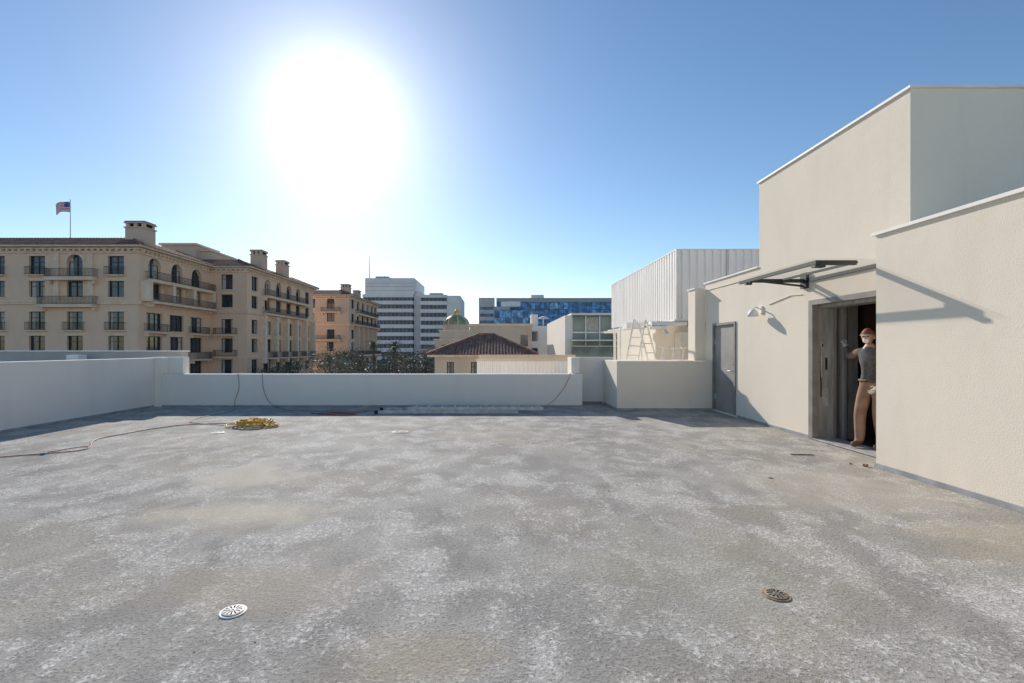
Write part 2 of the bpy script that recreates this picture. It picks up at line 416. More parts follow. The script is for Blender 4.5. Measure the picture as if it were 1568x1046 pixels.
b=B('elevator_doorway')
s=b.p('steel_jamb','steel'); s.box(5.30,5.62,7.985,8.035,.012,2.22)
s.box(5.31,5.62,6.6,7.98,2.17,2.22); s.box(5.5,5.515,7.9,7.984,.013,2.16)
s=b.p('door_frame','doorframe'); s.box(5.20,5.30,7.96,8.06,.0,2.30); s.box(5.20,5.30,6.50,7.959,2.22,2.30)
d=b.p('sliding_door_edge','steel'); d.box(5.66,5.71,7.88,8.03,.013,2.2); d.box(5.76,5.93,7.93,8.02,.013,2.2); d.box(5.715,5.755,7.98,8.03,.013,2.2)
k=b.p('control_plate','alu'); k.box(5.36,5.40,7.974,7.984,1.5,1.62)
k.tube([(5.36,7.96,1.02),(5.345,7.955,1.2),(5.35,7.955,1.5)],.008,6)
k.box(5.38,5.47,7.974,7.984,.55,.85)
k=b.p('control_button','blackr'); k.box(5.43,5.455,7.966,7.984,1.15,1.35); k.box(5.35,5.362,7.97,7.984,.7,1.3)
k.box(5.37,5.39,7.97,7.9735,1.53,1.58)
b.p('threshold','alu').box(5.2,5.6,6.6,7.95,.013,.03)
b.done()
b=B('service_door')
dl=b.p('door_leaf','doorgray'); dl.box(5.27,5.31,10.66,11.64,.05,2.04)
fr=b.p('door_frame','doorframe'); fr.box(5.225,5.31,10.59,10.65,.04,2.1); fr.box(5.225,5.31,11.65,11.7,.04,2.1); fr.box(5.225,5.31,10.651,11.649,2.045,2.1)
h=b.p('door_handle','alu'); h.tube([(5.27,10.74,1.0),(5.2,10.74,1.0),(5.19,10.86,1.0)],.014); h.revolve((5.262,10.74,1.15),[(.0,-.02),(.02,-.02),(.02,.02),(0,.02)],10)
h.box(5.255,5.269,11.58,11.64,.3,.42); h.box(5.255,5.269,11.58,11.64,1.6,1.72)
b.done()

b=B('glass_canopy')
s=b.p('steel_frame','iron')
s.box(4.26,4.31,6.45,8.5,2.63,2.68)
for y in (6.45,8.18): s.box(4.311,5.249 if y>7 else 4.81,y,y+.045,2.62,2.68)
s.box(4.82,4.86,6.5,8.17,2.65,2.68)
s.box(5.22,5.249,6.51,8.17,2.62,2.67)
s.box(5.20,5.249,8.12,8.28,2.52,2.78); s.box(4.24,4.38,6.43,6.52,2.585,2.619); s.box(4.24,4.34,8.2,8.26,2.585,2.619)
s.tube([(4.35,8.22,2.66),(5.24,8.22,2.56)],.018)
b.p('glass_sheet','canopyglass').box(4.2,5.245,6.4,8.55,2.683,2.693)
b.done()

b=B('wall_lamp')
b.p('back_plate','whitemetal').box(5.22,5.249,9.52,9.62,2.2,2.34)
b.p('arm','whitemetal').tube([(5.24,9.57,2.28),(5.12,9.57,2.33),(5.08,9.57,2.27)],.014)
b.p('shade','coping').revolve((5.08,9.57,2.14),[(.0,.14),(.04,.135),(.09,.07),(.10,.0),(.085,-.0),(.07,.06)],16)
b.done(('shade',))
c=Part(); c.tube([(5.24,9.3,2.35),(5.24,8.6,2.45),(5.24,8.3,2.43)],.008); c.tube([(5.24,12.0,2.95),(5.24,9.75,2.95)],.008)
single('wall_conduit',c,[M['cream']])

# ------------------------------------------------------------------ corrugated mechanical screen
def corr(b,o,u,n,W,z0,z1,sp=.2,dep=.045,part='corrugated_sheet',m='screen'):
    p=b.p(part,m); x=0
    while x<W-1e-3:
        a=[(x,0),(x+sp*.42,0),(x+sp*.5,dep),(x+sp*.92,dep),(x+sp,0)]
        for i in range(4):
            q=[o+u*min(a[i][0],W)+n*a[i][1],o+u*min(a[i+1][0],W)+n*a[i+1][1]]
            p.poly([q[0]+Z1*z0,q[1]+Z1*z0,q[1]+Z1*z1,q[0]+Z1*z1])
        x+=sp
b=B('mechanical_screen')
corr(b,V((5.63,15,0)),Y1,-X1,1.75,2.42,4.55,.24,.07); corr(b,V((5.75,16.75,0)),Y1,-X1,7.1,2.5,4.62,.24,.07)
corr(b,V((5.63,15,0)),X1,-Y1,7,2.42,4.55,.24,.07)
t=b.p('top_trim','coping'); t.box(5.55,12.6,14.91,15.06,4.551,4.58); t.box(5.55,5.68,15.061,16.75,4.551,4.58); t.box(5.67,5.80,16.76,23.9,4.621,4.65)
t.box(5.55,5.64,14.92,15.01,2.4,4.55)
t.box(5.55,5.64,16.70,16.75,2.4,4.55)
t.box(5.5,12.6,14.9,23.9,2.36,2.415)
sm=b.p('sheet_joints','grayc')
for x in (7.1,8.6,10.1,11.6): sm.box(x,x+.02,14.92,14.935,2.42,4.55)
w=b.p('support_wall','cream'); w.box(5.0,12,15.2,20,0,2.2); w.box(5.6,12,14.7,15.19,0,2.0)
st=b.p('support_frame','whitemetal')
for y in (15.3,17.5,20,23): st.box(5.6,5.7,y,y+.1,0,2.36)
for y in (20.5,22): st.box(4.9,5.7,y,y+.08,2.2,2.3)
st.tube([(4.8,15.0,2.27),(5.9,15.0,2.27)],.08,10); st.tube([(5.2,14.95,2.27),(5.2,14.95,2.05),(5.2,14.6,1.9)],.06,10)
st.box(4.7,5.2,14.8,15.15,2.1,2.19)
st.box(4.2,4.75,15.6,16.2,2.15,2.35); st.box(4.0,4.05,15.7,15.75,0,2.2); st.box(4.7,4.745,15.7,15.75,0,2.149)
b.p('roof_vent','whitemetal').revolve((7.4,17,4.5),[(.05,0),(.05,.35),(.12,.36),(.12,.45),(0,.48)],10)
b.done()

b=B('roof_ladder')
s=b.p('rails','whitemetal')
def ladder(s,p0,p1,wv,n,r=.028,rr=.018):
    p0,p1,wv=V(p0),V(p1),V(wv)
    s.tube([p0,p1],r,6); s.tube([p0+wv,p1+wv],r,6)
    for i in range(1,n): q=p0.lerp(p1,i/n); s.tube([q,q+wv],rr,6)
ladder(s,(3.55,14.0,0.0),(3.98,14.0,2.35),(.38,.15,0),9)
ladder(s,(4.75,14.2,0.0),(4.15,14.1,2.2),(.32,.25,0),8)
s.tube([(3.98,14,2.33),(4.15,14.1,2.18)],.024,6); s.tube([(4.36,14.15,2.33),(4.5,14.3,2.18)],.024,6)
s.tube([(3.72,14,.95),(4.5,14.15,1.0)],.02,6); s.tube([(3.85,14,1.6),(4.32,14.1,1.55)],.02,6)
b.done()
b=B('folded_sawhorse')
s=b.p('legs','whitemetal')
for x in (4.75,5.05,5.35):
    s.tube([(x,14.1,.6),(x+.12,14.1,1.5)],.025,6); s.tube([(x+.25,14.15,.6),(x+.12,14.15,1.5)],.025,6)
    s.box(x+.02,x+.22,14.0,14.2,1.5,1.54)
s.box(4.7,5.6,14.05,14.15,.56,.6); s.tube([(4.75,14.1,0),(4.75,14.1,.56)],.025,6); s.tube([(5.5,14.1,0),(5.5,14.1,.56)],.025,6)
b.done()

# ------------------------------------------------------------------ small roof things
p=Part(); cx,cy=-4.68,9.35; pts=[]
N=720
for i in range(N):
    t=i/N; a=t*2*math.pi*11
    ra=.25+.11*math.sin(t*31)+.05*math.sin(a*.31)
    pts.append((cx+ra*1.1*math.cos(a)+.10*math.sin(t*17), cy+ra*.72*math.sin(a)+.07*math.cos(t*23), .014+.10*(.5+.5*math.sin(t*41+a*.17))*(1-abs(ra-.25)*2)+.03*math.sin(a*2.3)**2))
for k in range(14): pts.append((pts[-1][0]+.025,pts[-1][1]-.01+.012*math.sin(k*.6),max(.013,pts[-1][2]*.7)))
pts=[(x,y,max(z,.013)) for x,y,z in pts]
p.tube(pts,.0105,6)
single('yellow_hose_coil',p,[M['yellow']],True)

def catmull(P,n=10):
    P=[V(q) for q in P]; out=[]
    for i in range(len(P)-1):
        a=P[max(i-1,0)];b_=P[i];c=P[i+1];d=P[min(i+2,len(P)-1)]
        for k in range(n):
            t=k/n; out.append(.5*((2*b_)+(c-a)*t+(2*a-5*b_+4*c-d)*t*t+(-a+3*b_-3*c+d)*t**3))
    out.append(P[-1]); return out
def cord(pts,m,r=.006,name='extension_cord'):
    p=Part(); p.tube(catmull(pts),r,6); single(name,p,[M[m]],True)
cord([(-8.0,5.6,.01),(-6.9,6.58,.01),(-6.35,6.9,.01),(-6.1,7.2,.01),(-6.55,7.9,.01),(-6.5,8.5,.01),(-6.35,9.1,.01),(-6.0,9.5,.01),(-5.2,9.7,.01),(-4.9,9.5,.02)],'redcord',.007)
cord([(-6.65,12.9,.6),(-6.66,12.75,.85),(-6.66,12.6,.862),(-6.655,12.46,.85),(-6.62,12.44,.5),(-6.72,12.42,.15),(-6.6,12.2,.012),(-6.3,11.4,.012),(-6.4,10.6,.012),(-6.2,9.8,.012),(-5.3,9.4,.012)],'redcord')
cord([(-6.02,12.75,.85),(-6.03,12.6,.858),(-6.03,12.46,.85),(-6.0,12.44,.5),(-5.85,12.42,.15),(-5.5,12.2,.012),(-5.0,11.7,.012),(-4.2,11.5,.012),(-3.3,11.3,.012),(-3.0,11.7,.012)],'redcord')
cord([(1.93,12.75,.85),(1.92,12.6,.858),(1.91,12.46,.85),(1.75,12.44,.5),(1.45,12.42,.15),(1.15,12.3,.012),(.6,12.1,.012),(-.6,12.2,.012),(-2.3,11.9,.012),(-3.6,11.5,.012),(-4.1,11.9,.012)],'orangecord')
cord([(-4.3,11.2,.012),(-3.9,11.0,.012),(-3.5,11.15,.012),(-3.2,11.0,.012),(-3.6,10.85,.012),(-4.1,11.05,.02),(-3.7,11.2,.02),(-3.3,11.1,.012)],'redcord',.010)
cord([(-6.2,7.35,.01),(-6.3,7.32,.012),(-6.45,6.95,.01)],'redcord',.006)
p=Part(); p.tube([(-6.42,6.80,.014),(-6.38,6.84,.014)],.013,8); single('cord_plug',p,[mat('blue_plug',(.03,.25,.45))])

b=B('extension_ladder'); s=b.p('rails','alu'); r=b.p('rungs','rung')
for (x0,x1,z,dy) in ((-2.72,.5,.01,0),(-2.05,1.08,.085,.03)):
    for y in (11.10+dy,11.62-dy): s.box(x0,x1,y,y+.03,z,z+.072)
    k=int((x1-x0)/.305)
    for i in range(k): xx=x0+.15+i*.305; r.tube([(xx,11.12+dy,z+.036),(xx,11.63-dy,z+.036)],.022,8)
e=b.p('feet','blackr'); e.box(-2.80,-2.721,11.08,11.14,.003,.08); e.box(-2.80,-2.721,11.61,11.66,.003,.08)
b.done()

def drain(c,rr,mm,ring):
    b=B('roof_drain'); x,y=c
    b.p('sump_ring',ring).revolve((x,y,0),[(rr*1.28,.001),(rr*1.22,.006),(rr*1.02,.006),(rr*1.0,.001)],40)
    b.p('dark_sump','hole').revolve((x,y,0),[(rr*1.0,.002),(0,.002)],32)
    g=b.p('grate',mm)
    g.revolve((x,y,0),[(rr*1.0,.003),(rr*.99,.011),(rr*.84,.013),(rr*.83,.004)],40)
    g.revolve((x,y,0),[(rr*.30,.004),(rr*.28,.014),(rr*.08,.015)],24)
    for k in range(12):
        a=2*math.pi*k/12; u=V((math.cos(a),math.sin(a),0)); n_=V((-u.y,u.x,0))
        g.poly([V((x,y,.0125))+u*rr*.28-n_*rr*.035,V((x,y,.0125))+u*rr*.85-n_*rr*.13,V((x,y,.0125))+u*rr*.85+n_*rr*.13,V((x,y,.0125))+u*rr*.28+n_*rr*.035])
    b.p('centre_bolt','hole').revolve((x,y,0),[(rr*.09,.0155),(0,.0165)],10)
    b.done()
drain((-1.50,2.755),.058,'castiron','coping'); drain((1.70,2.94),.064,'castdark','rust')
drain((-1.73,8.7),.12,'castdark','flash'); drain((-4.95,8.6),.10,'castiron','flash')

b=B('debris'); q=b.p('wood_strip','hair'); q.obox(V((4.15,6.82,.006)),V((.97,-.2,0)),V((.2,.97,0)),0,.3,0,.012,0,.014)
q=b.p('brick_chip','rust'); q.obox(V((4.68,6.12,.004)),V((.9,.4,0)),V((-.4,.9,0)),0,.05,0,.03,0,.04); q.obox(V((4.6,6.25,.004)),V((.6,.8,0)),V((-.8,.6,0)),0,.03,0,.02,0,.03)
q.obox(V((3.15,5.6,.002)),V((.9,-.4,0)),V((.4,.9,0)),0,.05,0,.008,0,.01)
for i in range(70):
    x=random.uniform(-8.3,4.7); y=random.uniform(2.2,12.2); s=random.uniform(.003,.008)
    a=random.random()*6.28; b.p('grit','castdark').obox(V((x,y,.001)),V((math.cos(a),math.sin(a),0)),V((-math.sin(a),math.cos(a),0)),0,s*1.6,0,s*.6,0,s)
b.done()

b=B('neighbour_roof_wall'); b.p('wall','grayc').box(-30,-10.4,16,16.3,-8,1.40); b.p('coping','coping').box(-30,-10.35,15.95,16.35,1.401,1.44)
b.p('wall','grayc').box(-30,-10.41,16.31,17.2,-8,.5)
b.p('roof_vents','whitemetal').box(-13.7,-13.3,15.4,15.7,.6,1.3); b.p('wall','grayc').box(-30,-10.5,13.9,15.9,-8,.6)
b.done()

# ------------------------------------------------------------------ hotel
def hotel_face(b,o,u,n,W,cols,arch_cols=(),wide=(),brackets=True,rowset=None,w0=1.8,wm='hotel'):
    rows=rowset or [(10.7,13.0),(7.9,9.9),(3.85,6.1),(.9,3.1),(-2.6,-.2),(-6,-3.8)]
    ops=[]
    for i,c in enumerate(cols):
        for r,(a,z) in enumerate(rows):
            hw=w0/2
            if i in wide and r>=2: hw=1.45
            if i in arch_cols and r==0: ops.append(dict(u0=c-hw,u1=c+hw,z0=a-.2,z1=z+.2,arch=True,nm=2,d=.45))
            else: ops.append(dict(u0=c-hw,u1=c+hw,z0=a,z1=z,nm=3 if hw>1 else 2,d=.35))
    facade(b,o,u,n,W,-13,14.2,ops,wm=wm)
    t=b.p('string_courses','hotel_trim')
    t.obox(o,u,n,0,W+.3,7.0,7.25,.002,.22); t.obox(o,u,n,0,W+.36,7.251,7.4,.002,.32)
    t.obox(o,u,n,0,W+.2,13.35,13.55,.002,.2); t.obox(o,u,n,0,W+.45,13.8,13.95,.002,.5)
    t.obox(o,u,n,0,W+.15,-.0,.22,.002,.15)
    if brackets:
        x=.3
        while x<W: t.obox(o,u,n,x,x+.22,13.551,13.799,.002,.45); x+=.75
    sills=b.p('sills','hotel_trim')
    for q in ops:
        if q['z0']>-3: sills.obox(o,u,n,q['u0']-.15,q['u1']+.15,q['z0']-.16,q['z0']-.002,.003,.14)
        if not q.get('arch') and q['z0']>-3: sills.obox(o,u,n,q['u0']-.2,q['u1']+.2,q['z1']+.02,q['z1']+.2,.003,.08)
b=B('hotel_building')
AC=[3.5,8.5,13.0,18.0,22.7,27.8]
oA=V((-75,60,0)); hotel_face(b,oA,X1,-Y1,30.6,AC,arch_cols=(1,4),w0=2.0)
for i in (0,2,3,5): 
    balcony(b,oA,X1,-Y1,AC[i]-1.2,AC[i]+1.2,10.65,.5,.15,False)
    balcony(b,oA,X1,-Y1,AC[i]-1.2,AC[i]+1.2,3.8,.45,.15,False)
for i in (1,4):
    balcony(b,oA,X1,-Y1,AC[i]-3.0,AC[i]+3.0,10.35,1.0,.45); balcony(b,oA,X1,-Y1,AC[i]-1.3,AC[i]+1.3,3.8,.45,.15,False)
    balcony(b,oA,X1,-Y1,AC[i]-3.9,AC[i]+3.0,6.95,1.0,.35)
    for s_ in (-2.1,2.1):
        b.p('pilasters','hotel_trim').obox(oA,X1,-Y1,AC[i]+s_-.3,AC[i]+s_+.3,10.4,13.3,.003,.3)
        b.p('pilasters','hotel_trim').obox(oA,X1,-Y1,AC[i]+s_-.3,AC[i]+s_+.3,7.41,9.9,.003,.3)
oB=V((-44.4,60,0)); hotel_face(b,oB,Y1,X1,15,[2.8,7.2,11.6],arch_cols=(0,1,2),wide=(0,1,2),w0=2.3)
balcony(b,oB,Y1,X1,1.0,14.4,10.3,1.3,.4); balcony(b,oB,Y1,X1,1.0,14.0,7.5,1.6,.3)
for c in (2.8,11.6): balcony(b,oB,Y1,X1,c-2,c+2,3.7,.9,.25); balcony(b,oB,Y1,X1,c-2,c+2,.0,1.3,.25)
for c in (.6,5.0,9.4,14.2): b.p('pilasters','hotel_trim').obox(oB,Y1,X1,c-.3,c+.3,7.45,10.0,.003,1.2)
oC=V((-44.4,75,0)); hotel_face(b,oC,X1,-Y1,5.7,[2.6])
balcony(b,oC,X1,-Y1,.9,4.3,3.7,.9); balcony(b,oC,X1,-Y1,.9,4.3,.3,.9)
oD=V((-38.7,75,0)); cD=[2.5,6.8,11.0,15.2,19.4,24.0]; hotel_face(b,oD,Y1,X1,27,cD,arch_cols=(1,2,3,4),wide=(1,3),w0=2.0)
balcony(b,oD,Y1,X1,4.8,21.6,10.3,1.3,.4); balcony(b,oD,Y1,X1,4.8,21.6,7.4,1.0,.3)
for c in cD[1:]: balcony(b,oD,Y1,X1,c-1.6,c+1.6,.0,1.2,.25)
for c in (4.6,8.9,13.1,17.3,21.7,25.9):
    b.p('columns','hotel_trim').obox(oD,Y1,X1,c-.35,c+.35,-.9,6.9,.003,.9)
w=b.p('walls','hotel')
for q in ([(-75,75,-13),(-75,60,-13),(-75,60,14.2),(-75,75,14.2)],[(-38.7,102,-13),(-75,102,-13),(-75,102,14.2),(-38.7,102,14.2)]): w.poly(q)
hip(b,-75,-44.4,60,75,14.25,1.7,4.2); hip(b,-75,-38.7,75.3,102,14.253,1.7,4.2)
def chimney(b,x0,x1,y0,y1,z0,z1):
    c=b.p('chimneys','hotel2'); c.box(x0,x1,y0,y1,z0,z1-.9); t=b.p('chimney_caps','hotel2'); t.box(x0-.12,x1+.12,y0-.12,y1+.12,z1-.899,z1-.75)
    for x in (x0+.05,(x0+x1)/2-.2,x1-.45): c.box(x,x+.4,y0+.05,y0+.4,z1-.749,z1-.3); c.box(x,x+.4,y1-.4,y1-.05,z1-.749,z1-.3)
    b.p('chimney_voids','hole').box(x0+.12,x1-.12,y0+.5,y1-.5,z1-.748,z1-.301)
    t.box(x0-.12,x1+.12,y0-.12,y1+.12,z1-.299,z1-.16); b.p('roof_tiles','tile').box(x0-.05,x1+.05,y0-.05,y1+.05,z1-.159,z1)
chimney(b,-47.6,-45.1,62,64,14.4,17.9); chimney(b,-41.2,-39.3,81,83,14.4,18.1); chimney(b,-40.6,-39.0,89,91,14.4,17.8)
c=b.p('penthouse','hotel2'); c.box(-54,-48.5,78,84,15,18.2); c.box(-53,-46.6,79,86,15,17.4); b.p('eaves','hotel_trim').box(-54.3,-48.2,77.7,84.3,18.201,18.5)
b.p('eaves','hotel_trim').box(-48.19,-46.3,78.7,86.3,17.401,17.6)
b.done()
b=B('hotel_wing_building')
R2=[(11.2,13.6),(7.9,10.0),(3.85,6.1),(.9,3.1),(-2.6,-.2),(-6,-3.8)]
o=V((-52,115,0)); hotel_face(b,o,X1,-Y1,17,[3,8,12.6],arch_cols=(2,),rowset=R2,wm='hotel2'); balcony(b,o,X1,-Y1,10.5,15,10.3,.9,.3); balcony(b,o,X1,-Y1,6.5,15,3.7,.9,.3)
o=V((-35,115,0)); hotel_face(b,o,Y1,X1,27,[3,7.5,12,16.5,21,25],arch_cols=(1,2,3,4),rowset=R2,w0=2.2,wm='hotel2'); balcony(b,o,Y1,X1,5,24,10.3,1.2,.4); balcony(b,o,Y1,X1,1,26,7.4,1.2,.3)
balcony(b,o,Y1,X1,1,26,.0,1.4,.4)
for c in (5.2,9.7,14.2,18.7,23): b.p('columns','hotel2').obox(o,Y1,X1,c-.35,c+.35,-.9,6.9,.003,.9)
hip(b,-52,-35,115,142,14.3,1.5,4.2)
chimney(b,-38,-36,118,120,14.4,17.3); chimney(b,-38,-36.4,128,130,14.4,17.0)
b.done()
b=B('distant_roof_building'); b.p('walls','hotel2').box(-130,-79,84,100,-13,18.6)
b.p('roof','roofgray').poly([(-132,82,18.7),(-74,82,18.7),(-84,92,21.4),(-132,92,21.4)]); b.p('roof','roofgray').poly([(-74,82,18.7),(-84,92,21.4),(-76,100,18.7)]); b.p('roof','roofgray').poly([(-132,82,18.6),(-74,82,18.6),(-76,100,18.6),(-132,100,18.6)]); b.done()
b=B('flagpole'); b.p('pole','alu').tube([(-59.9,68,14.5),(-59.9,68,22.4)],[.07,.04],8); b.p('finial','gold').revolve((-59.9,68,22.4),[(0,-.1),(.1,0),(0,.1)],10)
def fpt(s,t): return V((-60.0-2.1*s, 68+.22*math.sin(s*7+t), 22.2-1.45*t+ .10*math.sin(s*5)-.28*s))
for i in range(13):
    for k in range(16):
        s0,s1=k/16,(k+1)/16; t0,t1=i/13,(i+1)/13
        nm=('canton','flagblue') if (i<7 and k<6) else (('red_stripes','flagred') if i%2==0 else ('white_stripes','flagwhite'))
        b.p(*nm).poly([fpt(s0,t0),fpt(s1,t0),fpt(s1,t1),fpt(s0,t1)])
for i in range(5):
    for k in range(5):
        q=fpt(.03+k*.07,.05+i*.095)-Y1*.02; b.p('stars','flagwhite').poly([q,q+V((-.05,0,0)),q+V((-.05,0,-.05)),q+V((0,0,-.05))])
b.done()

# ------------------------------------------------------------------ white strip-window office
def banded(b,x0,x1,y0,y1,z0,z1,fl=3.6,sp=1.7):
    b.p('strip_windows','officegl').box(x0+.3,x1-.3,y0+.3,y1-.3,z0,z1-.5)
    s=b.p('spandrels','office')
    s.box(x0,x1,y0,y1,z1-1.4,z1)
    z=z1-fl
    while z>z0: s.box(x0,x1,y0,y1,z-sp/2-.2,z+sp/2-.2); z-=fl
    m=b.p('mullions','grayc'); x=x0+.4
    while x<x1-.4: m.box(x,x+.12,y0+.18,y0+.299,z0,z1-1.4); x+=1.8
b=B('office_tower')
banded(b,-61,-38,220,250,-13,26.3); banded(b,-34.5,-22.5,219,250,-13,26.0)
s=b.p('spandrels','office'); s.box(-37.99,-34.51,223,250,-13,27.5)
s.box(-22.49,-16.4,219.5,250,-13,25.6); s.box(-60,-37.5,221,245,26.301,33.8); s.box(-40,-36.5,221.5,246,27.6,33)
for z in (28,29.8,31.4): b.p('roof_joints','grayc').box(-60.02,-37.49,220.9,220.999,z,z+.15)
b.p('antenna_mast','iron').tube([(-59,225,33),(-59,225,45)],[.2,.08],6)
b.p('antenna_mast','iron').tube([(-52,225,33),(-52,225,36)],[.1,.05],6)
b.p('rooftop_units','grayc').box(-56,-50,224,230,33.8,35); b.p('rooftop_units','grayc').box(-31,-25,224,230,26,27.3)
b.done()

b=B('glass_office_building')
y=300; x0,x1=0,95
b.p('fascia','grayc').box(x0,x1,y,y+40,30.5,33.0); b.p('body','blueglass').box(x0+.5,x1-.5,y+.5,y+40,-13,30.49)
for k in range(3):
    z=16+k*4.8; b.p('floor_bands','blueglass3').box(x0+.3,x1,y+.2,y+.45,z,z+.5)
x=x0+1
while x<x1: 
    b.p('fins','blueglass3').box(x,x+.25,y+.25,y+.49,-10,30.4)
    for k in range(4):
        if random.random()<.22: b.p('pale_panes','blueglass2').box(x+.3,x+2.6,y+.40,y+.47,11.8+k*4.8,15.6+k*4.8)
    x+=2.9
b.p('rooftop_plant','office').box(22,30,y+5,y+20,33,35.5)
b.done()
b=B('gray_office_building'); y=280
b.p('walls','grayc').box(-10.2,-1,y,y+30,-13,31)
for z in range(0,28,4): b.p('strip_windows','blueglass3').box(-9.4,-1.6,y-.1,y-.02,z,z+1.8)
b.p('walls','grayc').box(-.99,8,y+1,y+28,-13,26); b.p('rooftop_plant','office').box(3,14,y+2,y+20,26,29)
for z in range(0,24,4): b.p('strip_windows','blueglass2').box(-.4,7.6,y+.88,y+.99,z,z+1.8)
b.done()
b=B('blue_panel_building'); y=230
b.p('body','blueglass').box(-1,18,y,y+25,-13,20)
for i in range(7):
    for k in range(8):
        if random.random()<.4: b.p('pale_panes','blueglass2').box(-.8+i*2.7,1.5+i*2.7,y-.08,y-.01,-8+k*3.5,-5+k*3.5)
        else: b.p('mid_panes','blueglass3').box(-.8+i*2.7,1.5+i*2.7,y-.08,y-.01,-8+k*3.5,-5+k*3.5)
b.done()

b=B('glass_front_building')
b.p('walls','white').box(6.4,7.0,45,61,-13,4.6); b.p('walls','white').box(7.001,12,48,61,-13,4.3)
b.p('roof','coping').box(6.9,12.2,44.5,60,4.6,4.78)
b.p('glazing','housegl').box(7.1,11.9,45.4,47.9,-13,4.55)
fr=b.p('frames','whitemetal')
for x in (7.01,8.3,9.6,10.9,11.9): fr.box(x,x+.12,45.2,45.39,-13,4.59)
for z in (2.95,.9): fr.box(7.0,12.02,45.1,45.195,z,z+.14)
fr.box(6.8,12.2,44.0,45.09,2.2,2.32)
r=b.p('balcony_glass','housegl'); r.box(7.0,12.1,44.02,44.06,.6,1.7)
fr.box(6.9,12.2,43.98,44.1,1.701,1.76)
b.p('blinds','curtain').box(8.45,9.55,45.3,45.38,3.2,4.4)
b.done()
b=B('low_white_building')
b.p('walls','white').box(4.6,7.5,70,80,-13,4.8); b.p('walls','grayc').box(5.2,6.2,72,74,4.8,6.6)
for z in (.2,2.6): b.p('windows','glass').box(5.0,6.0,69.9,69.99,z,z+1.4)
b.p('satellite_dish','office').revolve((6.9,71,6.0),[(0,.3),(.6,.1),(.9,-.1)],14); b.p('mast','office').tube([(6.9,71,4.8),(6.9,71,6.2)],.08)
b.done()
b=B('beige_block_building')
b.p('walls','beige').box(-3.3,4.4,60,70,-13,4.3); b.p('coping','hotel_trim').box(-3.5,4.6,59.8,70.2,4.3,4.6)
b.p('walls','grayc').box(-6,-3.31,62,70,-13,2.6)
b.p('windows','glass').box(3.0,3.9,59.93,59.99,1.8,3.2)
b.done()
b=B('domed_building')
b.p('walls','beige').box(-11.2,-4.6,88,98,-13,3.2); b.p('walls','beige').box(-10.4,-4.9,88.5,96,3.2,4.7)
b.p('cornice','hotel_trim').box(-11.4,-4.4,87.8,98.2,3.0,3.25); b.p('cornice','hotel_trim').box(-10.6,-4.7,88.3,96.2,4.7,4.95)
b.p('drum','beige').revolve((-7.6,92,4.9),[(2.5,0),(2.5,.9),(2.7,.95),(2.7,1.1)],20)
b.p('dome','green_dome').revolve((-7.6,92,6.0),[(2.45*math.cos(a),1.9*math.sin(a)) for a in [math.pi/2*k/8 for k in range(9)]],24)
for k in range(8):
    a=math.pi/4*k+.2; b.p('dome_ribs','hotel_trim').tube([(-7.6+2.47*math.cos(t)*math.cos(a),92+2.47*math.cos(t)*math.sin(a),6+1.93*math.sin(t)) for t in [math.pi/2*j/8 for j in range(8)]],.09,5)
b.p('lantern','gold').revolve((-7.6,92,7.85),[(.5,0),(.5,.5),(.62,.55),(.4,.9),(.1,1.15),(.1,1.4),(0,1.5)],12)
for s_ in (-9.5,-7.6,-5.7): b.p('windows','glass').box(s_-.4,s_+.4,87.9,87.99,.4,2.2)
b.done(('dome',))
b=B('tile_roof_building')
o=V((-5.1,40,0)); facade(b,o,X1,-Y1,8,-13,.98,[dict(u0=1.0,u1=1.6,z0=-.9,z1=.4),dict(u0=3.0,u1=3.6,z0=-.9,z1=.4)],wm='beige')
b.p('walls','beige').box(-5.1,2.9,40.4,47,-13,.97)
x0,x1,y0,y1,z=-5.7,3.4,39.4,47.6,1.02; rz=2.75
tile_plane(b,(x0,y0,z),(x1,y0,z),(-1.6,43.5,rz),(-.2,43.5,rz),.26,.075); tile_plane(b,(x1,y0,z),(x1,y1,z),(-.2,43.5,rz),(-.2,43.5,rz),.26,.075)
tile_plane(b,(x1,y1,z),(x0,y1,z),(-.2,43.5,rz),(-1.6,43.5,rz),.26,.075); tile_plane(b,(x0,y1,z),(x0,y0,z),(-1.6,43.5,rz),(-1.6,43.5,rz),.26,.075)
for e in ((x0,y0,z),(x1,y0,z)): b.p('hip_tiles','tile').tube([V(e)+Z1*.05,V((-1.6 if e[0]<0 else -.2,43.5,rz+.05))],.12,6)
b.p('hip_tiles','tile').tube([(-1.6,43.5,rz+.05),(-.2,43.5,rz+.05)],.12,6)
b.p('eaves','hotel_trim').box(x0+.05,x1-.05,y0+.05,y1-.05,z-.2,z-.02)
b.done()
b=B('corrugated_fence')
corr(b,V((-.8,20,0)),X1,-Y1,4.0,-1.5,.98,.16,.05); b.p('cap','beige').box(-.85,3.25,19.93,20.1,.985,1.08)
b.p('rear_wall','beige').box(-.8,3.6,22,22.3,-2,1.22)
b.done()

